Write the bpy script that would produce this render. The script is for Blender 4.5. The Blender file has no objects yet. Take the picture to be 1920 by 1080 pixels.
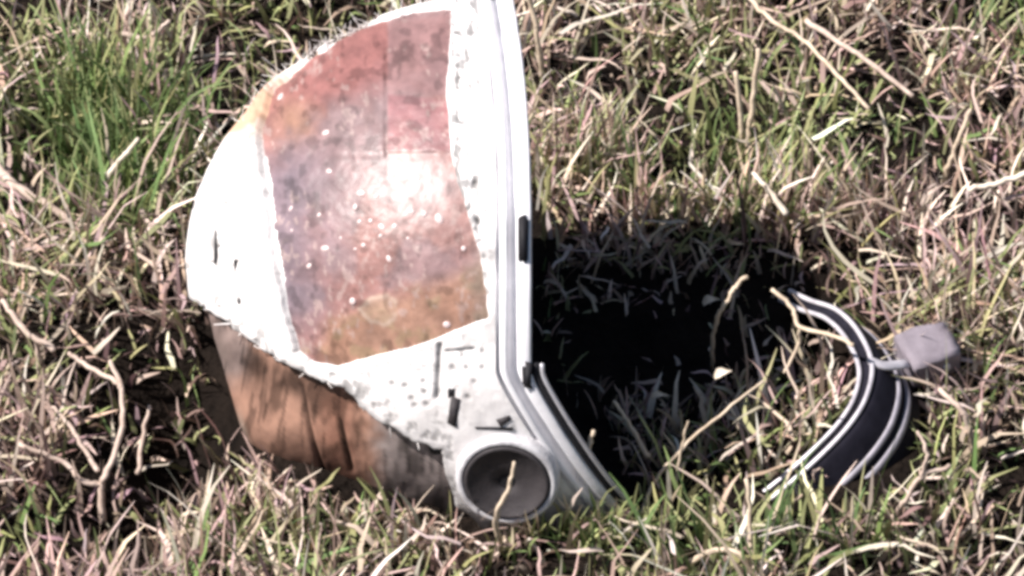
import bpy, bmesh, math, random
import numpy as np
from mathutils import Vector, Matrix

# ------------------------------------------------------------------ camera, sky, sun, exposure
SC = bpy.context.scene
PITCH = math.radians(38.0)
DIST = 3.0
FRAME_W = 0.62                      # metres of ground across the frame at the aim point
cam_data = bpy.data.cameras.new('camera')
cam_data.sensor_width = 36.0
cam_data.lens = 36.0 * DIST / FRAME_W
cam_data.clip_start = 0.05
cam_data.clip_end = 500.0
cam = bpy.data.objects.new('camera', cam_data)
SC.collection.objects.link(cam)
cam.location = (0, -DIST * math.cos(PITCH), DIST * math.sin(PITCH))
cam.rotation_euler = (math.pi / 2 - PITCH, 0, 0)
SC.camera = cam

SUN_EL = math.radians(51.0)
SUN_AZ = math.radians(15.0)         # light travels to the right and this far towards the back
world = bpy.data.worlds.new('World')
SC.world = world
world.use_nodes = True
wn = world.node_tree
sky = wn.nodes.new('ShaderNodeTexSky')
sky.sky_type = 'NISHITA'
sky.sun_disc = False
sky.sun_elevation = SUN_EL
bg = wn.nodes['Background']
bg.inputs['Strength'].default_value = 0.05
wn.links.new(sky.outputs['Color'], bg.inputs['Color'])

travel = Vector((math.cos(SUN_EL) * math.cos(SUN_AZ), math.cos(SUN_EL) * math.sin(SUN_AZ), -math.sin(SUN_EL)))
to_sun = -travel
sky.sun_rotation = math.atan2(to_sun.x, to_sun.y)
sun_data = bpy.data.lights.new('sun', 'SUN')
sun_data.energy = 5.0
sun_data.angle = math.radians(0.5)
sun_data.color = (1.0, 0.935, 0.895)
sun = bpy.data.objects.new('sun', sun_data)
sun.rotation_euler = travel.to_track_quat('-Z', 'Y').to_euler()
sun.location = to_sun * 5
SC.collection.objects.link(sun)

SC.view_settings.view_transform = 'Standard'
SC.view_settings.look = 'None'
SC.view_settings.gamma = 1.0
SC.view_settings.use_curve_mapping = False
SC.view_settings.exposure = 0.88
SC.cycles.filter_width = 3.7        # soft camcorder lens
SC.cycles.max_bounces = 6

random.seed(5)
RNG = np.random.default_rng(5)
COL = SC.collection

# ------------------------------------------------------------------ helpers
CAMP = np.array(cam.location)
FWD = np.array((0, math.cos(PITCH), -math.sin(PITCH)))
UPV = np.array((0, math.sin(PITCH), math.cos(PITCH)))
FPX = 1920 * cam_data.lens / 36.0
S = FRAME_W / 1920.0                # metres per photograph pixel at the aim distance


def project(P):
    """photograph coordinates (1920 x 1080) of world points, used to lay out sizes"""
    d = P - CAMP
    z = d @ FWD
    return 960 + FPX * d[..., 0] / z, 540 - FPX * (d @ UPV) / z


def W(px, py, z=0.0):
    """world point at height z under that photograph point"""
    d = FWD + np.array(((px - 960) / FPX, 0, 0)) + UPV * ((540 - py) / FPX)
    k = (z - CAMP[2]) / d[2]
    return CAMP + d * k


def smooth(a, b, x):
    t = np.clip((x - a) / (b - a), 0, 1)
    return t * t * (3 - 2 * t)


_tab = RNG.random((256, 256))


def vnoise(x, y):
    xi = np.floor(x).astype(int); yi = np.floor(y).astype(int)
    fx = x - xi; fy = y - yi
    fx = fx * fx * (3 - 2 * fx); fy = fy * fy * (3 - 2 * fy)
    a = _tab[xi & 255, yi & 255]; b = _tab[(xi + 1) & 255, yi & 255]
    c = _tab[xi & 255, (yi + 1) & 255]; d = _tab[(xi + 1) & 255, (yi + 1) & 255]
    return (a * (1 - fx) + b * fx) * (1 - fy) + (c * (1 - fx) + d * fx) * fy


def fbm(x, y, o=4):
    s = 0; a = 0.5; n = 0
    for i in range(o):
        s = s + a * vnoise(x * 2 ** i + 17.3 * i, y * 2 ** i + 5.1 * i); n += a; a *= 0.5
    return s / n


def poly_sd(px, py, poly):
    """signed distance to a polygon, positive inside"""
    poly = np.array(poly, float)
    shp = px.shape
    x = px.ravel(); y = py.ravel()
    best = np.full(x.shape, 1e18)
    ins = np.zeros(x.shape, bool)
    n = len(poly)
    for i in range(n):
        a = poly[i]; b = poly[(i + 1) % n]
        e = b - a
        t = np.clip(((x - a[0]) * e[0] + (y - a[1]) * e[1]) / (e @ e), 0, 1)
        dx = x - a[0] - t * e[0]; dy = y - a[1] - t * e[1]
        best = np.minimum(best, dx * dx + dy * dy)
        c = ((a[1] > y) != (b[1] > y)) & (x < (b[0] - a[0]) * (y - a[1]) / (b[1] - a[1] + 1e-12) + a[0])
        ins ^= c
    d = np.sqrt(best)
    return np.where(ins, d, -d).reshape(shp)


def mesh_np(name, V, F, mat, parent=None, col=None, shade=True):
    """V (n,3), F (m,4) or (m,3) -> one mesh object"""
    V = np.asarray(V, np.float32); F = np.asarray(F, np.int32)
    me = bpy.data.meshes.new(name)
    k = F.shape[1]
    me.vertices.add(len(V)); me.vertices.foreach_set('co', V.ravel())
    me.loops.add(F.size); me.loops.foreach_set('vertex_index', F.ravel())
    me.polygons.add(len(F)); me.polygons.foreach_set('loop_start', np.arange(0, F.size, k, dtype=np.int32))
    me.update(calc_edges=True)
    if shade:
        me.polygons.foreach_set('use_smooth', np.ones(len(F), bool))
    if col is not None:
        at = me.color_attributes.new('tint', 'FLOAT_COLOR', 'POINT')
        c = np.ones((len(V), 4), np.float32); c[:, :3] = col
        at.data.foreach_set('color', c.ravel())
    me.materials.append(mat)
    o = bpy.data.objects.new(name, me)
    COL.objects.link(o)
    if parent is not None:
        o.parent = parent
    return o


def grid_faces(nu, nv, wrap_u=False):
    u = np.arange(nu if wrap_u else nu - 1); v = np.arange(nv - 1)
    U, Vv = np.meshgrid(u, v, indexing='ij')
    U2 = (U + 1) % nu
    return np.stack([U * nv + Vv, U2 * nv + Vv, U2 * nv + Vv + 1, U * nv + Vv + 1], -1).reshape(-1, 4)


def from_bm(name, bm, mat, parent=None, shade=True):
    me = bpy.data.meshes.new(name)
    bm.normal_update(); bm.to_mesh(me); bm.free()
    if shade:
        for p in me.polygons: p.use_smooth = True
    me.materials.append(mat)
    o = bpy.data.objects.new(name, me); COL.objects.link(o)
    if parent is not None: o.parent = parent
    return o


def tag(o, label=None, cat=None, group=None, kind=None):
    if label: o['label'] = label
    if cat: o['category'] = cat
    if group: o['group'] = group
    if kind: o['kind'] = kind
    return o


def catmull(P, n):
    P = np.asarray(P, float)
    if len(P) == 2:
        t = np.linspace(0, 1, n)[:, None]
        return P[0] * (1 - t) + P[1] * t
    Q = np.vstack([2 * P[0] - P[1], P, 2 * P[-1] - P[-2]])
    out = []
    T = np.linspace(0, len(P) - 1 - 1e-9, n)
    for t in T:
        i = int(t); f = t - i
        a, b, c, d = Q[i:i + 4]
        out.append(0.5 * (2 * b + (c - a) * f + (2 * a - 5 * b + 4 * c - d) * f * f + (3 * b - a - 3 * c + d) * f ** 3))
    return np.array(out)


def tube_np(P, R, sides=7, flat=1.0, jitter=0.0):
    """verts and faces of a tapered tube along points P with radii R"""
    P = np.asarray(P); n = len(P)
    T = np.gradient(P, axis=0); T /= np.linalg.norm(T, axis=1)[:, None] + 1e-12
    ref = np.array((0, 0, 1.0))
    if abs(T[0] @ ref) > 0.9: ref = np.array((1.0, 0, 0))
    V = []
    N = np.cross(T[0], ref); N /= np.linalg.norm(N)
    for i in range(n):
        N = N - T[i] * (N @ T[i]); N /= np.linalg.norm(N)
        B = np.cross(T[i], N)
        for k in range(sides):
            a = 2 * math.pi * k / sides
            r = R[i] * (1 + jitter * (random.random() - 0.5))
            V.append(P[i] + N * math.cos(a) * r + B * math.sin(a) * r * flat)
    F = []
    for i in range(n - 1):
        for k in range(sides):
            a = i * sides + k; b = i * sides + (k + 1) % sides
            F.append((a, b, b + sides, a + sides))
    V.append(P[0] - T[0] * R[0] * 0.5); V.append(P[-1] + T[-1] * R[-1] * 0.5)
    c0 = len(V) - 2; c1 = len(V) - 1
    for k in range(sides):
        F.append((c0, (k + 1) % sides, k, k))
        F.append((c1, (n - 1) * sides + k, (n - 1) * sides + (k + 1) % sides, (n - 1) * sides + (k + 1) % sides))
    return V, F


def mesh_py(name, V, F, mat, parent=None, shade=True, col=None):
    me = bpy.data.meshes.new(name)
    F2 = [tuple(dict.fromkeys(f)) for f in F]
    me.from_pydata([tuple(map(float, v)) for v in V], [], F2)
    me.update()
    if shade:
        me.polygons.foreach_set('use_smooth', [True] * len(me.polygons))
    me.materials.append(mat)
    o = bpy.data.objects.new(name, me); COL.objects.link(o)
    if parent is not None: o.parent = parent
    return o


# ------------------------------------------------------------------ materials
def mat_new(name):
    m = bpy.data.materials.new(name); m.use_nodes = True
    nt = m.node_tree
    return m, nt, nt.nodes['Principled BSDF']


def N(nt, kind, **kw):
    n = nt.nodes.new(kind)
    for k, v in kw.items():
        if k in n.inputs: n.inputs[k].default_value = v
        else: setattr(n, k, v)
    return n


def mat_basic(name, a, b, scale=60, rough=0.6, bump=0.15, bscale=300, metallic=0.0, attr=False, spec=0.4, detail=5, bdist=0.001, translucent=0.0):
    """noise between two colours (times the tint attribute), with fine relief"""
    m, nt, p = mat_new(name)
    tc = N(nt, 'ShaderNodeTexCoord')
    no = N(nt, 'ShaderNodeTexNoise', Scale=scale, Detail=detail, Roughness=0.65)
    nt.links.new(tc.outputs['Object'], no.inputs['Vector'])
    ramp = N(nt, 'ShaderNodeValToRGB')
    ramp.color_ramp.elements[0].position = 0.3; ramp.color_ramp.elements[1].position = 0.7
    ramp.color_ramp.elements[0].color = (*a, 1); ramp.color_ramp.elements[1].color = (*b, 1)
    nt.links.new(no.outputs['Fac'], ramp.inputs['Fac'])
    out = ramp.outputs['Color']
    if attr:
        at = N(nt, 'ShaderNodeAttribute', attribute_name='tint')
        mx = N(nt, 'ShaderNodeMix', data_type='RGBA', blend_type='MULTIPLY')
        mx.inputs[0].default_value = 1.0
        nt.links.new(out, mx.inputs[6]); nt.links.new(at.outputs['Color'], mx.inputs[7])
        out = mx.outputs[2]
    nt.links.new(out, p.inputs['Base Color'])
    p.inputs['Roughness'].default_value = rough
    p.inputs['Metallic'].default_value = metallic
    p.inputs['Specular IOR Level'].default_value = spec
    if bump:
        n2 = N(nt, 'ShaderNodeTexNoise', Scale=bscale, Detail=6)
        nt.links.new(tc.outputs['Object'], n2.inputs['Vector'])
        bp = N(nt, 'ShaderNodeBump', Strength=bump, Distance=bdist)
        nt.links.new(n2.outputs['Fac'], bp.inputs['Height'])
        nt.links.new(bp.outputs['Normal'], p.inputs['Normal'])
    if translucent:
        tr = N(nt, 'ShaderNodeBsdfTranslucent')
        nt.links.new(out, tr.inputs['Color'])
        mxs = N(nt, 'ShaderNodeMixShader'); mxs.inputs[0].default_value = translucent
        nt.links.new(p.outputs[0], mxs.inputs[1]); nt.links.new(tr.outputs[0], mxs.inputs[2])
        nt.links.new(mxs.outputs[0], nt.nodes['Material Output'].inputs['Surface'])
    return m


M_soil = mat_basic('dark_soil', (.005, .004, .0035), (.017, .0125, .010), scale=40, rough=1, bump=0.8, bscale=160, spec=0.05, bdist=0.01)
M_grass = mat_basic('grass_blades', (.8, .78, .75), (1, 1, 1), scale=90, rough=0.6, bump=0, attr=True, spec=0.25, translucent=0.12)
M_shell = mat_basic('white_shell', (.70, .68, .67), (.86, .85, .84), scale=45, rough=0.55, bump=0.25, bscale=420, attr=True, bdist=0.0008)
M_panel = mat_basic('scorched_panel', (.78, .76, .76), (1.15, 1.1, 1.08), scale=55, rough=0.42, bump=0.6, bscale=110, attr=True, spec=0.32, bdist=0.0012)
M_visor = mat_basic('tan_visor', (.75, .72, .7), (1.1, 1.05, 1.0), scale=38, rough=0.45, bump=0.2, bscale=120, attr=True, spec=0.45, bdist=0.001)
M_rim = mat_basic('rim_metal', (.70, .69, .71), (.84, .83, .85), scale=70, rough=0.42, bump=0.12, bscale=300, spec=0.5)
M_rimedge = mat_basic('rim_edge_metal', (.40, .39, .42), (.6, .59, .62), scale=90, rough=0.35, bump=0.1, metallic=0.3)
M_collar = mat_basic('worn_collar', (.34, .33, .345), (.66, .65, .66), scale=130, rough=0.6, bump=0.4, bscale=260)
M_liner = mat_basic('liner', (.008, .008, .010), (.02, .02, .024), scale=40, rough=0.85, bump=0.2, spec=0.2)
M_gasket = mat_basic('black_rubber', (.006, .006, .008), (.016, .015, .018), scale=60, rough=0.7, bump=0.2, spec=0.3)
M_hub = mat_basic('hub_grey', (.022, .019, .021), (.046, .040, .042), scale=90, rough=0.7, bump=0.3, bscale=500)
M_ringband = mat_basic('ring_band', (.007, .0065, .011), (.018, .017, .026), scale=60, rough=0.75, bump=0.2, spec=0.12)
M_ringmetal = mat_basic('ring_metal', (.40, .38, .41), (.66, .63, .66), scale=90, rough=0.4, bump=0.2, metallic=0.2)
M_ringrib = mat_basic('ring_rib', (.22, .21, .24), (.36, .34, .38), scale=90, rough=0.5, bump=0.2)
M_block = mat_basic('mount_grey', (.15, .13, .15), (.25, .22, .25), scale=70, rough=0.75, bump=0.4, bscale=250)
M_blister = mat_basic('blister', (.45, .33, .32), (.7, .58, .56), scale=80, rough=0.3, bump=0, spec=0.6)
M_straw = mat_basic('straw', (.40, .31, .22), (.66, .55, .42), scale=120, rough=0.65, bump=0.3, bscale=500)
M_twig = mat_basic('twig', (.34, .25, .20), (.62, .50, .42), scale=120, rough=0.75, bump=0.5, bscale=350)
M_paleleaf = mat_basic('pale_leaf', (.50, .42, .32), (.78, .71, .61), scale=90, rough=0.6, bump=0.2)
M_fibre = mat_basic('frayed_fibre', (.68, .62, .58), (.85, .82, .8), scale=100, rough=0.8, bump=0)


# ------------------------------------------------------------------ ground
HOLLOWS = [((335, 790), 0.034, 0.055, 0.060), ((270, 1000), 0.03, 0.035, 0.035), ((868, 985), 0.016, 0.022, 0.03),
           ((1230, 640), 0.08, 0.08, 0.014),  # shallow dip added inside the helmet's shadow to deepen it
           ((690, 985), 0.07, 0.035, 0.004), ((1150, 1010), 0.06, 0.035, -0.003)]
HOL = [(W(*c)[0], W(*c)[1], a, b, d) for c, a, b, d in HOLLOWS]


def ground_z(x, y):
    z = (fbm(x * 9 + 40, y * 9 + 11, 4) - 0.5) * 0.022 * np.exp(-((x / 3) ** 2 + (y / 3) ** 2)) + (fbm(x * 0.15 + 90, y * 0.15 + 70, 3) - 0.5) * 0.5 * smooth(2, 12, np.hypot(x, y))
    for hx, hy, a, b, d in HOL:
        z = z - d * np.exp(-((x - hx) / a) ** 2 - ((y - hy) / b) ** 2)
    return z


k = np.linspace(-1, 1, 241)
ax_ = np.sign(k) * (np.abs(k) * 0.9 + 119 * np.abs(k) ** 7)
GX, GY = np.meshgrid(ax_, ax_, indexing='ij')
gv = np.stack([GX, GY, ground_z(GX, GY)], -1).reshape(-1, 3)
ground = mesh_np('ground', gv, grid_faces(241, 241), M_soil)
tag(ground, 'rough dark soil under tangled dry grass', 'ground', kind='structure')

# ------------------------------------------------------------------ the helmet
HC = np.array((0.008, -0.056, 0.060))      # centre of the dome on the rim plane
RAD = 0.170
DEPTH = 0.200                              # how far the dome bulges to the left
helmet = bpy.data.objects.new('helmet', None)
helmet.location = (0, -0.1, 0)
COL.objects.link(helmet)
tag(helmet, 'battered white helmet with scorched rust-coloured side panel lying in grass', 'helmet')
HOFF = np.array(helmet.location)


def radius(t):
    d = np.degrees(t)
    d = (d + 180) % 360 - 180
    # near and top sides full, far side flatter
    f = smooth(105, 146, d)
    f = np.where(d < -90, smooth(-90, -150, d), f)
    return RAD * (1 - 0.45 * f)


def rim_x(t):
    d = np.degrees(t); d = (d + 180) % 360 - 180
    x = np.full_like(d, HC[0])
    lob = np.clip((18 - d) / 40, 0, 1.25) * (d > -90)
    back = smooth(-40, -80, d)
    x = x + 0.064 * np.sqrt(lob ** 2 + 0.002) * (1 - back)
    x = x - 0.013 * smooth(50, 125, d) - 0.10 * smooth(113, 160, d)
    return x


def dome(t, X, off=0.0):
    r = radius(t)
    q = np.clip((HC[0] - X) / DEPTH, 0, 1)
    prof = np.sqrt(np.maximum(1 - q * q, 0))
    # normal in (X, r) plane
    nx = -np.where(X < HC[0], q / DEPTH, 0); nr = prof / r
    ln = np.sqrt(nx * nx + nr * nr) + 1e-9
    nx, nr = nx / ln, nr / ln
    rr = r * prof + off * nr
    xx = X + off * nx
    return np.stack([xx, HC[1] - rr * np.cos(t), HC[2] + rr * np.sin(t)], -1), np.stack([nx, -nr * np.cos(t), nr * np.sin(t)], -1)


T_FRONT = np.radians(np.linspace(-70, 140, 560))
T_BACK = np.radians(np.linspace(140, 290, 70))[1:-1]
TT = np.concatenate([T_FRONT, T_BACK])
NT = len(TT)
STRIP = 62 * S                              # the rim occupies this much beside the opening


def shell_grid(nv, off=0.0, margin=STRIP):
    v = np.linspace(0, 1, nv)
    xs = rim_x(TT) - margin
    xp = HC[0] - DEPTH * 0.99995
    X = xs[:, None] + (xp - xs[:, None]) * np.sin(v * math.pi / 2)[None, :]
    T = np.repeat(TT[:, None], nv, 1)
    return T, X


PANEL = [(848, 8), (838, 150), (848, 300), (878, 400), (900, 470), (918, 600), (860, 622), (780, 652), (690, 676), (630, 694), (582, 688),
         (552, 662), (530, 580), (508, 480), (494, 370), (478, 236), (505, 160), (586, 92), (676, 42), (770, 12)]
CUT = [(250, 470), (366, 566), (430, 612), (500, 662), (560, 690), (640, 728), (700, 778), (780, 832), (828, 846), (838, 900), (858, 950), (930, 1010),
       (930, 1500), (-400, 1500), (-400, 470)]
PITS = []
for i in range(46):
    f = random.random()
    PITS.append((858 + 46 * f + random.gauss(0, 9), 40 + 520 * f + random.gauss(0, 8), random.uniform(2.5, 6), random.uniform(.6, 1.6)))
for x, y in ((736, 720), (760, 724), (772, 748), (796, 735), (778, 760), (800, 758), (794, 716), (875, 690), (890, 716), (878, 744), (905, 660), (848, 690), (905, 690), (866, 668)):
    PITS.append((x, y, random.uniform(3.5, 5.5), 1.0))
for i in range(30):
    PITS.append((random.uniform(380, 480), random.uniform(260, 640), random.uniform(2, 4.5), random.uniform(.5, 1.4)))
PITS += [(400, 455, 7, 3.2), (402, 480, 6, 3.2), (440, 495, 4, 2.5), (446, 565, 6, 1.6), (478, 466, 4, 1)]

NV = 330
T, X = shell_grid(NV)
P0, N0 = dome(T, X)
PXg, PYg = project(P0)
FRONT = np.einsum('ijk,ijk->ij', N0, CAMP - P0) > -0.02 * 3
wob = (fbm(PXg / 24, PYg / 24, 3) - 0.5)
d_panel = np.where(FRONT, poly_sd(PXg, PYg, PANEL), -500) + wob * 6
d_cut = poly_sd(PXg, PYg, CUT) + wob * 16
off = -0.0055 * smooth(0, 5, d_panel) - 0.012 * smooth(0, 6, d_cut)
off += 0.0016 * smooth(560, 500, PXg) * smooth(-40, -6, d_panel) * FRONT      # the left band stands a little proud
off += 0.0018 * (fbm(PXg / 75 + 9, PYg / 75, 4) - 0.5) + 0.004 * (fbm(PXg / 190 + 2, PYg / 190 + 5, 2) - .5)
shade = np.ones(off.shape)
for x, y, r, e in PITS:
    q = np.exp(-(((PXg - x) / r) ** 2 + ((PYg - y) / (r * e)) ** 2)) * FRONT
    off -= 0.0014 * q
    shade *= 1 - 0.6 * q
# seam and stains on the cheek
seam = np.exp(-((PXg - (824 - (PYg - 640) * 0.04)) / 5) ** 2) * smooth(640, 650, PYg) * (1 - smooth(745, 755, PYg)) * FRONT
off -= 0.0025 * seam
shade *= 1 - 0.55 * seam
seam = np.exp(-((PYg - (662 - (PXg - 830) * 0.1)) / 4) ** 2) * smooth(828, 834, PXg) * (1 - smooth(885, 900, PXg)) * FRONT
off -= 0.002 * seam; shade *= 1 - 0.5 * seam
P1, _ = dome(T, X, off)
dirt = smooth(0.56, 0.75, fbm(PXg / 40 + 50, PYg / 40 + 7, 5)) * (0.34 - .22 * smooth(640, 700, PYg))
speck = smooth(0.68, 0.74, fbm(PXg / 7, PYg / 7, 2)) * 0.35 * smooth(0.45, 0.6, fbm(PXg / 70 + 3, PYg / 70, 2))
scorch = smooth(-14, -1, d_panel) * 0.25 * fbm(PXg / 15, PYg / 15, 2) + smooth(-12, 0, d_cut) * 0.45
lum = shade * (1 - dirt) * (1 - speck) * (1 - scorch)
tuft = np.exp(-((PXg - 455) / 50) ** 2 - ((PYg - 205) / 45) ** 2) + .55 * np.exp(-((PYg - (200 - (PXg - 470) * .72)) / 26) ** 2) * smooth(640, 500, PXg) * smooth(400, 430, PXg)
tuft = np.clip(tuft * (.6 + 1.4 * fbm(PXg / 18, PYg / 18 + 9, 3)), 0, 1) * FRONT
chip = smooth(.60, .66, fbm(PXg / 13 + 5, PYg / 20 + 44, 3)) * FRONT * np.maximum.reduce([smooth(430, 380, PXg) * .5, smooth(-60, -15, d_cut) * .6, smooth(840, 850, PXg) * smooth(915, 890, PXg) * smooth(560, 480, PYg) * .8, smooth(640, 680, PYg) * smooth(800, 830, PXg) * .10])
lum = lum * (1 - .8 * chip) * (1 - .25 * tuft)
off = off - .0006 * chip
P1, _ = dome(T, X, off)
colr = np.stack([lum, lum * (0.985 - .32 * tuft), lum * (0.98 - .52 * tuft)], -1)
F = grid_faces(NT, NV, True)
dp = d_panel.ravel(); dc = d_cut.ravel()
keep = (dp[F].min(1) < 9) & (dc[F].min(1) < 9)
shell = mesh_np('shell', P1.reshape(-1, 3) - HOFF, F[keep], M_shell, helmet, colr.reshape(-1, 3))
shell['label'] = 'pitted white outer shell'


def surf(px, py, off=0.0):
    """surface point and normal of the dome that shows at that photograph point"""
    e = (PXg - px) ** 2 + (PYg - py) ** 2 + np.where(FRONT, 0, 1e9)
    i = np.unravel_index(np.argmin(e), e.shape)
    return P0[i] + N0[i] * off, N0[i]


# scorched panel: a plate set into the shell
T2, X2 = shell_grid(300, margin=70 * S)
Q0, M0 = dome(T2, X2)
qx, qy = project(Q0)
fr2 = np.einsum('ijk,ijk->ij', M0, CAMP - Q0) > -0.12
dq = np.where(fr2, poly_sd(qx, qy, PANEL), -500)


def blend(c, new, m):
    return c * (1 - m[..., None]) + np.array(new) * m[..., None]


base = np.zeros(qx.shape + (3,)) + np.array((.36, .205, .185))
n1 = fbm(qx / 70, qy / 70, 5); n2 = fbm(qx / 30 + 8, qy / 30 + 3, 4); n3 = fbm(qx / 14 + 70, qy / 14, 3)
wx = qx + (n2 - .5) * 40; wy = qy + (n1 - .5) * 40
base = blend(base, (.30, .225, .235), smooth(.40, .62, n1) * .7)
base = blend(base, (.235, .20, .235), smooth(680, 520, wx) * smooth(240, 330, wy) * smooth(680, 560, wy) * .85)      # mauve grey left
base = blend(base, (.27, .205, .21), smooth(590, 620, wx) * smooth(740, 710, qx) * smooth(140, 180, wy) * smooth(330, 250, wy) * .8)
base = blend(base, (.36, .17, .16), smooth(200, 130, wy - (720 - wx) * .15) * smooth(760, 700, wx) * .8)             # red brown top corner
base = blend(base, (.36, .19, .20), smooth(722, 726, qx) * smooth(175, 185, wy) * smooth(281, 277, qy) * .8)          # pink square
base = blend(base, (.31, .20, .20), smooth(722, 726, qx) * smooth(178, 170, wy) * .8)
base = blend(base, (.72, .58, .57), np.exp(-((wx - 775) / 75) ** 2 - ((wy - 345) / 70) ** 2) * smooth(278, 282, qy + (n3 - .5) * 6) * .85)   # sun glare, painted into the panel colour
base = blend(base, (.47, .29, .21), smooth(540, 590, wy + (qx - 720) * .33) * smooth(570, 620, wx) * .85)            # tan orange foot
base = blend(base, (.40, .30, .20), smooth(540, 590, wy + (qx - 720) * .33) * smooth(.55, .7, n2) * .7)
base = blend(base, (.34, .28, .24), smooth(860, 905, wx) * smooth(380, 470, wy) * .6)
base = blend(base, (.42, .26, .19), np.exp(-((wx - 545) / 32) ** 2 - ((wy - 215) / 40) ** 2) * .8)
flake = poly_sd(qx, qy, [(668, 580), (690, 562), (722, 556), (738, 568), (736, 600), (716, 612), (690, 606)])
base = blend(base, (.44, .33, .25), smooth(-6, 6, flake + (n3 - .5) * 14) * .45)
base = blend(base, (.58, .46, .38), np.exp(-((flake + (n3 - .5) * 8) / 4) ** 2) * smooth(.35, .6, n2) * .9)
scuff = smooth(.62, .70, fbm(qx / 9 + 12, qy / 16 + 3, 3)) * smooth(.45, .6, fbm(qx / 55 + 1, qy / 55, 2))
base = blend(base, (.55, .44, .41), scuff * .55)
stain = smooth(.60, .70, fbm(qx / 20 + 77, qy / 26 + 13, 4))
base = base * (1 - .35 * stain)[..., None]
lumb = base.mean(-1, keepdims=True)
base = lumb + (base - lumb) * 1.10
base *= (0.30 + 0.36 * n3 + .36 * fbm(qx / 45 + 31, qy / 45 + 2, 3))[..., None]
seam1 = np.exp(-((qx - 719) / 3.0) ** 2) * smooth(60, 70, qy) * (1 - smooth(285, 300, qy))
seam2 = np.exp(-((qy - 281) / 3.0) ** 2) * smooth(715, 722, qx) * (1 - smooth(835, 850, qx))
base *= (1 - .45 * seam1 * smooth(.35, .6, n2))[..., None]
poff = -0.0036 + 0.0010 * (n2 - .5) - 0.0006 * seam1 + 0.0012 * smooth(723, 719, qx) * smooth(300, 280, qy) * smooth(600, 640, qx)
poff += 0.0008 * smooth(283, 279, qy) * smooth(718, 724, qx)
q1, _ = dome(T2, X2, poff)
F2 = grid_faces(NT, 300, True)
keep = dq.ravel()[F2].min(1) > -16
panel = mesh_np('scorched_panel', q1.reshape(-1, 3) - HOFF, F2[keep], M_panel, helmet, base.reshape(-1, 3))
panel['label'] = 'rust and mauve scorched panel'

# lower visor: the tan layer that shows below the shell's torn edge
T3, X3 = shell_grid(240, margin=50 * S)
d3 = np.degrees(T3)
R0, K0 = dome(T3, X3)
rx, ry = project(R0)
dv = poly_sd(rx, ry, CUT)
n1 = fbm(rx / 60 + 4, ry / 60, 4); n2 = fbm(rx / 22, ry / 22 + 30, 4)
swell = 0.010 * np.exp(-((rx - 470) / 110) ** 2 - ((ry - 860) / 120) ** 2)
voff = -0.0100 + swell * 1.4 + 0.002 * (n1 - .5)
vb = np.zeros(rx.shape + (3,)) + np.array((.44, .265, .20))
wx = rx + (n2 - .5) * 30
vb = blend(vb, (.30, .235, .22), smooth(470, 420, wx) * smooth(760, 700, ry + (n1 - .5) * 60))
vb = blend(vb, (.36, .17, .12), np.exp(-((wx - 620) / 40) ** 2) * .6)
vb = blend(vb, (.36, .315, .31), smooth(670, 720, wx))
vb = blend(vb, (.40, .29, .22), smooth(500, 440, wx - (ry - 860) * .5) * smooth(800, 880, ry))
vb *= (0.55 + 0.6 * n2)[..., None]
vb *= (1 - .55 * smooth(.52, .68, fbm(rx / 30 + 60, ry / 75 + 8, 4)))[..., None]
vb *= (1 - .5 * smooth(.6, .7, fbm(rx / 9 + 4, ry / 60, 3)))[..., None]
edge_shade = np.exp(-((rx - 505 - (ry - 715) * .3) / 75) ** 2 - ((ry - 712 - (rx - 500) * .25) / 34) ** 2) * (.35 + 1.1 * fbm(rx / 10, ry / 60 + 3, 3))  # shadow below the torn shell edge, painted in as dark streaks
vb *= (1 - np.clip(edge_shade, 0, .8))[..., None]
edge_ = smooth(470, 455, rx - (ry - 800) * .55) * smooth(760, 800, ry)
vb = blend(vb, (.40, .34, .29), edge_ * .6)
for x0, y0, x1, y1, w_ in ((548, 730, 598, 915, 3.2), (622, 800, 646, 905, 4)):
    tt = np.clip((ry - y0) / (y1 - y0), 0, 1)
    g = np.exp(-((rx - (x0 + (x1 - x0) * tt)) / w_) ** 2) * smooth(y0 - 10, y0 + 10, ry) * smooth(y1 + 10, y1 - 10, ry)
    voff -= 0.0018 * g; vb *= (1 - .85 * g)[..., None]
r1, _ = dome(T3, X3, voff)
F3 = grid_faces(NT, 240, True)
keep = dv.ravel()[F3].min(1) > -24
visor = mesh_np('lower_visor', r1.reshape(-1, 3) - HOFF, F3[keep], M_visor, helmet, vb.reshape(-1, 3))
visor['label'] = 'bare tan inner layer below the torn shell edge'

# dark liner inside
tl = np.linspace(0, 2 * math.pi, 97)[:-1]
v = np.linspace(0, 1, 30)
xs = rim_x(tl) - 0.004
XL = xs[:, None] + (HC[0] - DEPTH * .9999 - xs[:, None]) * np.sin(v * math.pi / 2)[None]
PL, _ = dome(np.repeat(tl[:, None], 30, 1), XL, -0.012)
mesh_np('liner', PL.reshape(-1, 3) - HOFF, grid_faces(96, 30, True), M_liner, helmet)

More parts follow.
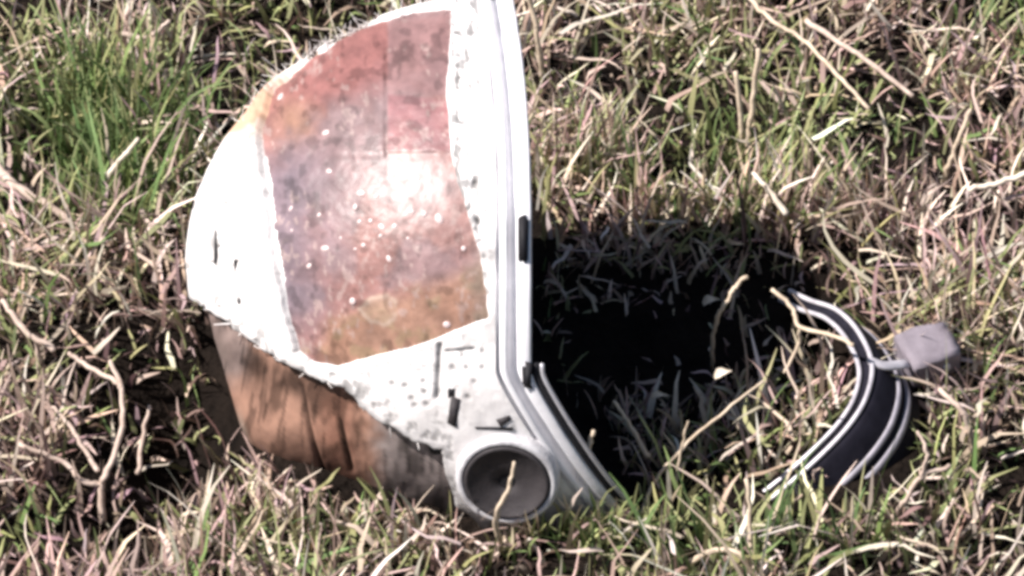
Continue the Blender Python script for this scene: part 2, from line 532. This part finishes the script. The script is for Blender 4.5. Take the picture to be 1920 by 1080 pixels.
# rim: two ridges with a channel between, swept round the opening
prof = [(-66, -3.0), (-63, -0.2), (-60, -4.4), (-57, -4.4), (-54, 0.6), (-51, 1.4), (-44, 1.4), (-41, 0.8), (-39, -3.6), (-35, -4.6), (-27, -4.4), (-24, -2.6), (-22, 1.6),
        (-18, 2.2), (-4, 2.2), (-1, 1.6), (0, 0.4), (0, -5), (-3, -9), (-20, -11)]
tr = np.concatenate([np.radians(np.linspace(-70, 140, 220)), np.radians(np.linspace(140, 290, 70))[1:-1]])
VR = []
rr_n = fbm(np.degrees(tr) / 9, tr * 0 + 3, 3) - .5
for dx, dr in prof:
    X_ = rim_x(tr) + dx * S + (rr_n * 0.0012 if dr > 0 else 0)
    p_, _ = dome(tr, X_, dr * 0.001 + (rr_n * 0.0006))
    VR.append(p_)
VR = np.stack(VR, 1)
rim = mesh_np('rim', VR.reshape(-1, 3) - HOFF, grid_faces(len(tr), len(prof), True), M_rim, helmet)
rim['label'] = 'grooved metal rim round the opening'

# rubber seal and thin outer edge on the flared lower part of the rim
ts = np.radians(np.linspace(19, -34, 60))
a_, _ = dome(ts, rim_x(ts) + 0.0024, -0.001)
tv, tf = tube_np(a_, np.full(60, .0024), 8)
mesh_py('rubber_seal', np.array(tv) - HOFF, tf, M_gasket, rim)
a_, _ = dome(ts, rim_x(ts) + 0.0058, -0.0005)
tv, tf = tube_np(a_, np.full(60, .0014), 8)
mesh_py('outer_edge', np.array(tv) - HOFF, tf, M_rimedge, rim)


def slab(name, px, py, w, h, d, mat, parent, rot=0.0, lift=0.0, bev=0.001):
    """a bevelled block lying on the dome: width/height in photograph pixels, depth in metres"""
    p, n = surf(px, py)
    n = Vector(n)
    xax = Vector((1, 0, 0)); xax = (xax - n * xax.dot(n)).normalized()
    yax = n.cross(xax)
    bm = bmesh.new()
    bmesh.ops.create_cube(bm, size=1)
    bmesh.ops.scale(bm, vec=(w * S, h * S, d), verts=bm.verts)
    bmesh.ops.bevel(bm, geom=bm.edges[:], offset=bev, segments=2, affect='EDGES')
    for v_ in bm.verts: v_.co += Vector((random.gauss(0, .0004), random.gauss(0, .0006), 0))
    bmesh.ops.rotate(bm, matrix=Matrix.Rotation(rot, 3, 'Z'), verts=bm.verts)
    o = from_bm(name, bm, mat, parent)
    mw = Matrix((xax, yax, n)).transposed().to_4x4()
    mw.translation = Vector(p) + n * (lift - d / 2 + .0011) - Vector(HOFF)
    o.matrix_local = mw
    return o


# latches in the rim channel (dark)
for py_, h_, dxp in ((448, 80, -14), (700, 46, -8)):
    e = (PYg[:, 0] - py_) ** 2 + np.where(FRONT[:, 0], 0, 1e9)
    ti = TT[int(np.argmin(e))]
    p, n = dome(np.array([ti]), rim_x(np.array([ti])) + dxp * S, 0.0012)
    n = Vector(n[0]); xax = Vector((1, 0, 0)); yax = n.cross(xax)
    bm = bmesh.new(); bmesh.ops.create_cube(bm, size=1)
    bmesh.ops.scale(bm, vec=(17 * S, h_ * S * 1.0, 0.006), verts=bm.verts)
    bmesh.ops.bevel(bm, geom=bm.edges[:], offset=0.0012, segments=2, affect='EDGES')
    for v_ in bm.verts: v_.co += Vector((random.gauss(0, .0006), random.gauss(0, .001), 0))
    o = from_bm('latch', bm, M_gasket, rim)
    mw = Matrix((xax, yax, n)).transposed().to_4x4(); mw.translation = Vector(p[0]) - Vector(HOFF); o.matrix_local = mw

# pivot hub: grey disc in a white collar
hp, hn = surf(953, 884)
hp = hp + np.array(hn) * .0055
hn = (Vector(hn) + Vector((-.05, 0, .20))).normalized()
hx = Vector((1, 0, 0)); hx = (hx - hn * hx.dot(hn)).normalized(); hy = hn.cross(hx)
MH = Matrix((hx, hy, hn)).transposed().to_4x4(); MH.translation = Vector(hp) - Vector(HOFF)


def lathe(name, prof, mat, parent, M, seg=56):
    V = []; F_ = []
    for r, z in prof:
        for k_ in range(seg):
            a = 2 * math.pi * k_ / seg
            V.append((r * math.cos(a), r * math.sin(a), z))
    for i in range(len(prof) - 1):
        for k_ in range(seg):
            F_.append((i * seg + k_, i * seg + (k_ + 1) % seg, (i + 1) * seg + (k_ + 1) % seg, (i + 1) * seg + k_))
    o = mesh_py(name, V, F_, mat, parent)
    o.matrix_local = M
    return o


mm = 0.001
HR = 0.0243
hub = lathe('pivot_hub', [(HR, -.024), (HR, .0042), (HR - .0006, .0050), (HR * .90, .0050), (HR * .88, .0040), (HR * .46, .0040), (HR * .42, .0034), (HR * .22, .0034), (HR * .20, .0022), (.0005, .0022)], M_hub, helmet, MH)
hub['label'] = 'round dark grey pivot hub'
lathe('hub_collar', [(HR + .0056, -.024), (HR + .0050, .001), (HR + .0038, .0036), (HR + .0012, .0042), (HR + .0006, .0034), (HR + .0006, -.020)], M_collar, hub, Matrix())
lathe('hub_bore', [(HR * .19, .0026), (HR * .10, .0025), (.0004, .0025)], M_gasket, hub, Matrix(), 24)

slab('slot_cover', 849, 772, 24, 62, .003, M_hub, helmet, rot=-0.12, lift=-0.0002)
slab('slot', 847, 735, 18, 24, .0045, M_gasket, helmet, lift=-.0004)
slab('slot', 928, 802, 70, 9, .004, M_gasket, helmet, rot=0.03)
slab('slot_cover', 945, 788, 30, 16, .004, M_hub, helmet, rot=0.5)
slab('slot', 816, 842, 36, 44, .004, M_gasket, helmet, rot=0.4, lift=-.004)
slab('slot', 402, 462, 10, 66, .0022, M_gasket, helmet, rot=-.06, lift=-.0012)
slab('slot', 441, 498, 6, 26, .0022, M_gasket, helmet, rot=.2, lift=-.0008)
slab('slot', 447, 566, 12, 13, .0022, M_gasket, helmet, rot=.7, lift=-.0008)

# blisters on the scorched panel
bm = bmesh.new(); bmesh.ops.create_icosphere(bm, subdivisions=2, radius=1.0)
bme = bpy.data.meshes.new('blister'); bm.to_mesh(bme); bm.free(); bme.materials.append(M_blister)
for p_ in bme.polygons: p_.use_smooth = True
BL = [(732, 110, 9), (604, 242, 7), (690, 412, 6), (660, 385, 8), (668, 415, 8), (712, 425, 7), (736, 424, 8), (768, 392, 8), (792, 400, 7), (822, 408, 8), (820, 407, 6),
      (676, 458, 8), (660, 466, 7), (592, 402, 6), (610, 316, 6), (572, 500, 6), (724, 484, 6), (834, 612, 8), (604, 466, 6), (518, 174, 8), (570, 182, 9), (672, 358, 7), (700, 366, 7),
      (770, 145, 6), (808, 166, 6), (716, 266, 6), (684, 248, 7), (540, 430, 5), (538, 388, 5), (656, 566, 7), (780, 330, 6), (745, 350, 7), (868, 467, 6), (632, 445, 5), (708, 440, 5), (760, 445, 5)]
for x, y, r in BL:
    p, n = surf(x, y, -0.0036)
    o = bpy.data.objects.new('blister', bme); COL.objects.link(o); o.parent = panel
    o.rotation_euler = (Vector(n).to_track_quat('Z', 'Y') @ Matrix.Rotation(random.uniform(0, 3), 3, 'Z').to_quaternion()).to_euler()
    o.location = Vector(p) - Vector(HOFF)
    rr = r * S * random.uniform(.5, 1.0)
    o.scale = (rr * random.uniform(.7, 1.8), rr, rr * 0.45)

# frayed fringe along the top left edge of the shell, and at the torn lower edge
FV = []; FF = []


def fibre(p, dirv, L, r, bend):
    n = 5
    P_ = [p + dirv * L * i / (n - 1) + bend * (i / (n - 1)) ** 2 for i in range(n)]
    V_, F_ = tube_np(np.array(P_), np.linspace(r, r * .4, n), 4)
    b0 = len(FV)
    FV.extend(V_); FF.extend([tuple(b0 + q for q in f) for f in F_])


edge = catmull(np.array([(452, 222), (500, 160), (560, 108), (640, 58), (720, 24), (790, 4), (860, -8)], float), 130)
for x, y in edge:
    for j in range(2):
        p, n = surf(x + random.gauss(0, 5), y + random.gauss(0, 5))
        dv_ = n * random.uniform(.0, .5) + np.array((-.5, .2, -.5)) * random.uniform(-1, 1) + RNG.normal(0, .6, 3)
        dv_ /= np.linalg.norm(dv_)
        fibre(p - n * .001, dv_, random.uniform(.0015, .0045), random.uniform(.0002, .0004), RNG.normal(0, .004, 3))
for x, y in catmull(np.array([(372, 570), (430, 616), (500, 666), (560, 694), (640, 732), (700, 782), (780, 834)], float), 20):
    p, n = surf(x + random.gauss(0, 3), y + random.gauss(-2, 3))
    dv_ = n * .5 + np.array((-.3, 0, -.6)) + RNG.normal(0, .5, 3); dv_ /= np.linalg.norm(dv_)
    fibre(p - n * .002, dv_, random.uniform(.001, .005), random.uniform(.0004, .0009), RNG.normal(0, .003, 3))
fr = mesh_py('frayed_edge', np.array(FV) - HOFF, FF, M_fibre, helmet)
fr['kind'] = 'stuff'

# ------------------------------------------------------------------ broken ring piece on the right
ring = bpy.data.objects.new('ring_fragment', None)
ring.location = W(1560, 800, 0.0)
COL.objects.link(ring)
tag(ring, 'broken dark curved ring piece with pale twin rims half sunk in grass', 'ring')
ROFF = np.array(ring.location)
na = np.array((-.58, 0.0, .81)); na /= np.linalg.norm(na)
pm = W(1634, 690, 0.046)


def on_plane(px, py):
    d = FWD + np.array(((px - 960) / FPX, 0, 0)) + UPV * ((540 - py) / FPX)
    kk = ((pm - CAMP) @ na) / (d @ na)
    return CAMP + d * kk


path = np.array([on_plane(x, y) for x, y in catmull(np.array([(1478, 540), (1516, 558), (1566, 576), (1606, 616), (1632, 676), (1622, 738), (1590, 792), (1540, 846), (1478, 902), (1425, 944), (1370, 984)], float), 80)])
tan = np.gradient(path, axis=0); tan /= np.linalg.norm(tan, axis=1)[:, None]
outw = np.cross(tan, na)                     # pointing away from the ring's centre
if outw[35][0] < 0: outw = -outw


def band(name, prof, mat, parent, closed=True):
    V = np.stack([path + outw * a * mm - na * b * mm for a, b in prof], 1)
    Fq = grid_faces(len(path), len(prof))
    if closed:
        nvp = len(prof); ii = np.arange(len(path) - 1)
        Fq = np.vstack([Fq, np.stack([ii * nvp + nvp - 1, (ii + 1) * nvp + nvp - 1, (ii + 1) * nvp, ii * nvp], -1)])
    return mesh_np(name, V.reshape(-1, 3) - ROFF, Fq, mat, parent)


body = band('ring_band', [(-8.5, 3), (-2.0, 3), (0.5, 4), (2, 8), (3, 14), (3.5, 24), (4, 34), (4.5, 46), (1, 47), (-1, 40), (-4, 10)], M_ringband, ring)
for nm, cx_, cy_, w_, h_, mt in (('rim_strip', -8.6, 1.2, 1.5, 1.5, M_ringmetal), ('rim_strip', -0.4, 2.2, 1.5, 1.5, M_ringmetal),
                                 ('rib', 3.6, 24.5, 1.5, 2.2, M_ringrib), ('rib', 4.1, 33.5, 1.5, 2.6, M_ringrib)):
    c8 = [(cx_ + w_ * math.cos(q * math.pi / 4 + .39), cy_ + h_ * math.sin(q * math.pi / 4 + .39)) for q in range(8)]
    band(nm, c8, mt, ring)

# grey mounting block with its tab and bolt
bc = W(1738, 660, 0.030)
bm = bmesh.new()
bmesh.ops.create_cube(bm, size=1)
bmesh.ops.subdivide_edges(bm, edges=bm.edges[:], cuts=5, use_grid_fill=True)
for v_ in bm.verts:
    x, y, z = v_.co
    v_.co = Vector((x * .032 * (1 - .12 * abs(y)), y * .027 * (1 - .25 * (x + .5) * (y > 0)), z * .021 * (1.15 - .5 * (x + .2) ** 2)))
    v_.co += Vector((random.gauss(0, .0006), random.gauss(0, .0006), random.gauss(0, .0005)))
for q_ in range(14): bmesh.ops.smooth_vert(bm, verts=bm.verts, factor=.5)
blk = from_bm('mounting_block', bm, M_block, ring)
blk.location = Vector(bc - ROFF); blk.rotation_euler = (0.35, -0.18, 0.38)
tp = catmull([W(1630, 676, .044), W(1660, 686, .040), W(1700, 682, .034)], 8)
tv, tf = tube_np(tp, np.full(8, .0036), 8, flat=.5)
mesh_py('mounting_tab', np.array(tv) - ROFF, tf, M_ringmetal, ring)
bo = lathe('bolt', [(.0001, .0022), (.0018, .0022), (.0024, .0016), (.0026, -.001), (.0042, -.001), (.0044, -.002), (.004, -.003), (.0001, -.003)], M_ringmetal, blk, Matrix.Translation((.006, -.013, .000)) @ Matrix.Rotation(.9, 4, 'X'), 20)

# ------------------------------------------------------------------ twigs and stalks one can pick out
def stalk(name, label, cat, lines, mat, group=None, sides=7):
    """lines: list of (points [(px,py,z)], base radius in px, tip radius in px); all joined into one plant"""
    V = []; F_ = []
    o0 = None
    for pts_, r0, r1 in lines:
        P_ = np.array([W(x, y, z) for x, y, z in pts_])
        if o0 is None: o0 = P_[0].copy()
        n = max(8, 5 * len(P_))
        C_ = catmull(P_, n)
        C_ = C_ + RNG.normal(0, .00035, C_.shape)
        v_, f_ = tube_np(C_, np.linspace(r0, r1, n) * S, sides, jitter=.25)
        b0 = len(V); V += list(v_); F_ += [tuple(b0 + q for q in f) for f in f_]
    o = mesh_py(name, np.array(V) - o0, F_, mat)
    o.location = o0
    tag(o, label, cat, group)
    return o


stalk('dry_twig', 'pale forked dry stem left of the tan visor', 'twig',
      [([(193, 975, -.01), (190, 910, .01), (200, 886, .018), (228, 806, .034), (226, 726, .05), (204, 676, .06)], 7, 4),
       ([(226, 726, .05), (215, 714, .051), (170, 690, .053), (129, 662, .056)], 5, 4),
       ([(190, 908, .01), (150, 900, .014), (124, 870, .02), (35, 832, .03)], 6, 4),
       ([(184, 884, .018), (160, 845, .024), (124, 790, .034), (98, 760, .04)], 5, 3),
       ([(258, 890, .0), (272, 800, .02), (282, 760, .03)], 5, 3)], M_twig)
stalk('dry_twig', 'bent pale twig at the left edge above the forked stem', 'twig',
      [([(4, 562, .05), (30, 600, .045), (59, 630, .04), (102, 654, .035)], 5, 6), ([(68, 634, .039), (73, 690, .02), (75, 735, .005)], 5, 4)], M_twig)
stalk('dry_twig', 'thick brown twig at the left edge below the green tuft', 'twig',
      [([(-30, 290, .03), (0, 320, .028), (37, 356, .024), (112, 398, .016), (150, 430, .008)], 11, 7)], M_twig)
stalk('dry_twig', 'pale hooked twig near the top left corner', 'twig',
      [([(228, 62, .035), (255, 70, .033), (281, 69, .032), (318, 40, .04)], 6, 5)], M_twig)
stalk('dry_twig', 'pale slanting twig at the top right, the thickest there', 'twig',
      [([(1510, 40, .05), (1580, 84, .046), (1645, 127, .04), (1712, 182, .03)], 6, 5)], M_twig)
stalk('dry_straw', 'long straw slanting beside the thick top right twig', 'straw',
      [([(1400, -10, .055), (1450, 40, .05), (1505, 74, .046), (1570, 140, .04), (1630, 205, .03)], 5, 4)], M_straw)
stalk('dry_straw', 'short bright straw just above the black shadow', 'straw',
      [([(1412, 324, .045), (1440, 356, .04), (1474, 402, .03)], 4, 7)], M_paleleaf)
stalk('dry_straw', 'pale straw at the right edge, lying nearly level', 'straw',
      [([(1930, 322, .045), (1880, 340, .04), (1818, 357, .035)], 6, 5)], M_paleleaf)
stalk('dry_straw', 'leaning straw near the right edge below the slanting twig', 'straw',
      [([(1768, 342, .0), (1790, 280, .025), (1820, 205, .05)], 6, 4)], M_straw)
stalk('dry_straw', 'upright straw above the shadow, left one of a pair', 'straw',
      [([(1392, 290, .0), (1390, 230, .025), (1380, 135, .06)], 6, 5)], M_straw)
stalk('dry_straw', 'upright straw above the shadow, right one of a pair', 'straw',
      [([(1400, 285, .0), (1410, 200, .03), (1422, 92, .07)], 6, 5)], M_straw)
stalk('dry_straw', 'upright pale straw beside the top of the helmet rim', 'straw',
      [([(1016, 150, .01), (1010, 80, .04), (994, 0, .07), (985, -40, .09)], 6, 5)], M_straw)
stalk('dry_straw', 'broad pale blade lying across the green tuft', 'straw',
      [([(193, 346, .02), (225, 300, .04), (260, 262, .055)], 7, 4)], M_paleleaf)
stalk('dry_straw', 'thin curved stem standing inside the black shadow', 'straw',
      [([(1336, 690, .0), (1338, 630, .035), (1349, 586, .06), (1366, 562, .068), (1380, 536, .075), (1398, 519, .08)], 4, 4)], M_straw)
stalk('dry_straw', 'thin straight stem leaning over the front of the black shadow', 'straw',
      [([(1216, 858, .02), (1186, 806, .035), (1150, 752, .05)], 5, 3)], M_straw)
stalk('dry_straw', 'crooked stem crossing the pale rims of the ring piece', 'straw',
      [([(1600, 648, .060), (1560, 628, .058), (1500, 612, .05), (1484, 575, .055), (1448, 542, .06)], 4, 4),
       ([(1500, 612, .05), (1496, 650, .035), (1470, 700, .02)], 4, 3)], M_straw)
stalk('dry_twig', 'brown twig arching down to the right of the ring piece', 'twig',
      [([(1762, 730, .05), (1801, 768, .045), (1820, 810, .03), (1830, 864, .01)], 5, 6)], M_twig)
stalk('dry_twig', 'small pinkish forked twig at the lower right of the ring piece', 'twig',
      [([(1672, 972, .01), (1700, 935, .03), (1728, 895, .045), (1780, 874, .05)], 5, 4), ([(1728, 895, .045), (1738, 850, .06), (1722, 808, .07)], 4, 3)], M_twig)
stalk('dry_straw', 'arching pale blade at the bottom, right of the hub', 'straw',
      [([(1272, 1090, .0), (1300, 1050, .02), (1350, 1030, .03), (1390, 1040, .03), (1402, 1070, .02)], 6, 4)], M_straw)
stalk('dry_straw', 'crossed straws in front of the shadow tip', 'straw',
      [([(1190, 1000, .0), (1230, 900, .02), (1290, 830, .03), (1360, 770, .05), (1430, 715, .06)], 3.5, 2.5), ([(1265, 930, .0), (1275, 850, .03), (1290, 790, .05)], 3, 2)], M_straw)
stalk('dry_straw', 'upright straw below the sunk end of the ring piece', 'straw',
      [([(1415, 1090, .0), (1408, 1010, .02), (1402, 900, .055)], 5, 4)], M_straw)
stalk('dry_straw', 'pale curled blade standing in front of the grey hub', 'straw',
      [([(940, 1030, .0), (930, 965, .036), (954, 915, .054), (964, 868, .070)], 6, 3)], M_straw)
stalk('dry_straw', 'thin upright blade at the end of the flared rim', 'straw',
      [([(1095, 890, .04), (1100, 850, .055), (1112, 808, .07)], 5, 4)], M_straw)
for x, y, lab in ((1335, 566, 'tiny pale leaf scrap beside the curved stem in the shadow'), (1356, 702, 'larger pale leaf scrap low in the black shadow'),
                  (1238, 745, 'narrow pale leaf scrap near the middle of the black shadow')):
    p = W(x, y, .05)
    nn = 7
    V = []
    a0 = random.uniform(-.3, .9)
    for i in range(nn):
        f = i / (nn - 1)
        w_ = .0022 * math.sin(math.pi * (f * .8 + .15)) * random.uniform(.6, 1.3)
        for sgn in (-1, 0, 1):
            V.append((f * .011 - .0055, sgn * w_ + .001 * math.sin(f * 4), .003 * math.sin(f * 3) + .0012 * abs(sgn) + random.gauss(0, .0003)))
    Fq = [(i * 3 + q, i * 3 + q + 3, i * 3 + q + 4, i * 3 + q + 1) for i in range(nn - 1) for q in (0, 1)]
    V = np.array(V)
    V2 = np.vstack([V, V - np.array((0, 0, .0005))])
    F2_ = Fq + [tuple(q + len(V) for q in f[::-1]) for f in Fq]
    o = mesh_py('leaf_scrap', V2, F2_, M_paleleaf)
    o.location = Vector(p); o.rotation_euler = (.6, -.5, a0)
    tag(o, lab, 'leaf')

# ------------------------------------------------------------------ grass
def in_helmet(x, y, pad=0.0):
    """footprint of the helmet on the ground"""
    q = np.clip((HC[0] - x) / (DEPTH + pad), -1, 1)
    far = np.where(y > HC[1], .12, .162) + pad
    dx_in = (x < HC[0] + .064 * np.clip((HC[1] - y) / .16, 0, 1) + .004 + pad) & (x > HC[0] - DEPTH * .93 - pad)
    return dx_in & (np.abs(y - HC[1]) < far * np.sqrt(np.maximum(1 - np.where(x < HC[0], q, 0) ** 2, 0)))


def in_ring(x, y):
    d = np.min((x[:, None] - (path + outw * .004)[None, :, 0]) ** 2 + (y[:, None] - path[None, :, 1]) ** 2, axis=1)
    e = np.min((x[:, None] - (path + outw * .004 - na * .03)[None, :, 0]) ** 2 + (y[:, None] - (path - na * .03)[None, :, 1] - .0) ** 2, axis=1)
    g = np.min((x[:, None] - (path - na * .045)[None, :, 0]) ** 2 + (y[:, None] - path[None, :, 1] + .02) ** 2, axis=1)
    return (d < .015 ** 2) | (e < .013 ** 2) | (g < .006 ** 2)


PALETTE = np.array([(.58, .46, .35), (.54, .40, .34), (.25, .175, .145), (.76, .66, .55), (.16, .23, .085), (.33, .345, .165), (.11, .072, .062), (.50, .36, .345)])
#                    straw           pinkish straw   brown             pale            green          yellow green     dark brown        mauve
GREENS = [(180, 310, 170, 170, 1.25), (70, 190, 130, 170, .9), (1330, 250, 190, 150, .95), (1500, 330, 140, 70, .95), (1130, 170, 110, 120, .4), (1890, 60, 70, 120, .6),
          (480, 1050, 200, 60, .6), (1250, 1050, 280, 70, .8), (60, 1020, 90, 70, .6), (230, 30, 200, 60, .35), (600, 30, 160, 70, .5), (1860, 700, 70, 100, .5), (1290, 900, 120, 60, .45), (1600, 250, 200, 120, .3)]
BARE = [(340, 800, 72, 85, .82), (265, 1005, 70, 55, .85), (870, 985, 45, 40, .9), (1180, 640, 250, 125, 1.05), (1120, 800, 75, 90, 1.0), (1640, 520, 60, 40, .5), (1500, 20, 60, 50, .6)]  # also thins grass inside the helmet's shadow to make it darker


LOW = [(640, 960, 190, 50, .72), (1590, 950, 150, 65, .8), (1700, 860, 60, 90, .7), (440, 900, 60, 50, .6), (1180, 660, 260, 150, .62), (1150, 960, 70, 30, .5)]      # shorter grass, also cut down to darken the helmet's shadow


def field(lst, px, py):
    m = np.zeros(px.shape)
    for x, y, a, b, s in lst:
        m = np.maximum(m, s * np.exp(-((px - x) / a) ** 2 - ((py - y) / b) ** 2))
    return m


def make_blades(name, n, area, lens, widths, lean, droop, greenmul, label, zoff=(0, 0), segs=5, pale=0.0, seed=1, jag=0.0, spots=(), mix=(.22, .18, .12, .20, .06, .10, .12)):
    rg = np.random.default_rng(seed)
    x = rg.uniform(area[0], area[1], n); y = rg.uniform(area[2], area[3], n)
    for sx, sy, sa, sb, sn in spots:                      # thicker clumps
        w0 = W(sx, sy)
        x = np.concatenate([x, rg.normal(w0[0], sa * S, sn)]); y = np.concatenate([y, rg.normal(w0[1], sb * S * 1.6, sn)])
    n = len(x)
    clump = fbm(x * 17 + 60, y * 17 + 20, 3)
    pts = np.stack([x, y, np.zeros(n)], -1)
    px, py = project(pts)
    bare = field(BARE, px, py)
    keepm = (rg.random(n) < np.clip(.42 + 3.0 * (clump - .38), .34, 1)) & (rg.random(n) > bare) & ~in_helmet(x, y, .004) & ~in_ring(x, y)
    x, y, px, py, bare = x[keepm], y[keepm], px[keepm], py[keepm], bare[keepm]
    n = len(x)
    gp = np.clip(field(GREENS, px, py) + (fbm(x * 12, y * 12, 2) - .40) * .9, 0, 1) * greenmul
    L = rg.uniform(*lens, n) * (0.75 + .5 * rg.random(n))
    L *= (1 - field(LOW, px, py)) * (1 - .55 * bare) * (.62 + .8 * np.clip((clump[keepm] - .25) * 2, 0, 1))
    Wd = rg.uniform(*widths, n)
    az = rg.uniform(0, 2 * math.pi, n)
    le = np.abs(rg.normal(0, 1, n)) * (lean[1] - lean[0]) + lean[0]
    le = np.minimum(le, 1.45)
    dr = rg.uniform(*droop, n)
    # colour
    isg = rg.random(n) < gp
    ci = rg.choice([0, 1, 2, 3, 6, 7, 5], n, p=mix)
    right = smooth(1450, 1750, px) * smooth(650, 400, py) * smooth(200, 330, py)
    ci = np.where(rg.random(n) < right * .7, rg.choice([1, 7, 3], n), ci)
    lowl = smooth(480, 300, px) * smooth(560, 700, py)
    ci = np.where(rg.random(n) < lowl * .5, rg.choice([1, 2, 6, 7], n), ci)
    ci = np.where(isg, rg.choice([4, 5, 5], n), ci)
    tuft = np.exp(-((px - 190) / 130) ** 2 - ((py - 310) / 120) ** 2)
    ci = np.where(rg.random(n) < tuft * .7 * greenmul, 4, ci)
    c = PALETTE[ci] * rg.uniform(.65, 1.3, n)[:, None] * (1 + rg.normal(0, .05, (n, 3)))
    # geometry
    tt = np.linspace(0, 1, segs + 1)
    ang = le[:, None] + dr[:, None] * tt[None] ** 1.3 + np.cumsum(rg.normal(0, jag, (n, segs + 1)), 1)       # angle from vertical along the blade
    azs = az[:, None] + np.cumsum(rg.normal(0, .14 + jag, (n, segs + 1)), 1)
    st = L[:, None] / segs
    dx = np.sin(ang) * np.cos(azs) * st; dy = np.sin(ang) * np.sin(azs) * st; dz = np.cos(ang) * st
    cx = x[:, None] + np.cumsum(dx, 1) - dx[:, :1]
    cy = y[:, None] + np.cumsum(dy, 1) - dy[:, :1]
    z0 = ground_z(x, y) - .002 + rg.uniform(zoff[0], zoff[1] + 1e-6, n)
    cz = z0[:, None] + np.cumsum(dz, 1) - dz[:, :1]
    cz = np.maximum(cz, (z0 + .003)[:, None] * np.ones(segs + 1) - .003 * (tt == 0))
    # blades whose tips run into the helmet are dropped
    hx_ = np.clip((HC[0] - cx) / DEPTH, 0, 1)
    rad_ = .172 * np.sqrt(1 - hx_ ** 2)
    far_ = np.where(cy > HC[1], .14 / .17, 1.0)
    ins = ((np.hypot((cy - HC[1]) / far_, cz - HC[2]) < rad_ + .003) & (cx < HC[0] + .064 * np.clip((HC[1] - cy) / .16, 0, 1) + .004) & (cx > HC[0] - DEPTH)).any(1)
    m = ~ins
    cx, cy, cz, Wd, az, c, azs = cx[m], cy[m], cz[m], Wd[m], az[m], c[m], azs[m]
    n = len(cx)
    tw = rg.uniform(0, math.pi, n)
    wx = np.cos(tw); wy = np.sin(tw)
    prof_ = np.minimum(1, (1.02 - tt) ** .55) * (.75 + .25 * np.minimum(1, tt * 4))
    hw = .5 * Wd[:, None] * prof_[None]
    A = np.stack([cx - wx[:, None] * hw, cy - wy[:, None] * hw, cz], -1)
    B = np.stack([cx + wx[:, None] * hw, cy + wy[:, None] * hw, cz + hw * .25], -1)
    V = np.stack([A, B], 2).reshape(n, -1, 3)
    nv = V.shape[1]
    f1 = np.array([(2 * i, 2 * i + 1, 2 * i + 3, 2 * i + 2) for i in range(segs)])
    F_ = (np.arange(n)[:, None, None] * nv + f1[None]).reshape(-1, 4)
    cc = np.repeat(c[:, None, :], nv, 1)
    grad = (.8 + .3 * tt)                                     # drier, paler tips
    cc = cc * np.repeat(grad, 2)[None, :, None]
    o = mesh_np(name, V.reshape(-1, 3), F_, M_grass, None, np.clip(cc, 0, .95).reshape(-1, 3))
    tag(o, label, 'grass', kind='stuff')
    return o


NEAR = (-.55, .55, -.62, .75)
FAR = (-2.2, 2.2, -1.6, 3.2)
make_blades('short_grass', 46000, NEAR, (.014, .034), (.0018, .0040), (.12, .55), (.2, 1.2), 1.0, 'short tangled dry and green grass blades', seed=11, jag=.12,
            mix=(.14, .14, .24, .06, .14, .10, .18))
make_blades('tall_grass', 17000, NEAR, (.030, .060), (.0020, .0042), (.05, .28), (.05, .8), 1.0, 'taller upright blades among the short grass', seed=12, jag=.09,
            mix=(.20, .20, .04, .34, .02, .14, .06),
            spots=[(1120, 1015, 65, 14, 650), (985, 1012, 50, 8, 200), (870, 1040, 60, 15, 90), (700, 985, 90, 15, 90), (420, 960, 60, 30, 160), (200, 320, 90, 80, 700),
                   (1350, 330, 120, 40, 300), (1080, 350, 60, 25, 200), (1550, 430, 90, 25, 200), (1250, 420, 160, 15, 260)])
make_blades('straw_litter', 9000, NEAR, (.018, .050), (.0020, .0046), (.9, 1.4), (-.2, .4), .35, 'dead straw lying matted between the blades', zoff=(0, .026), seed=13, jag=.10,
            mix=(.26, .20, .06, .30, .02, .12, .04))
make_blades('outer_grass', 60000, FAR, (.02, .06), (.003, .006), (.2, .7), (.2, 1.2), 1.0, 'rough dry grass further out in the field', seed=14, segs=3)
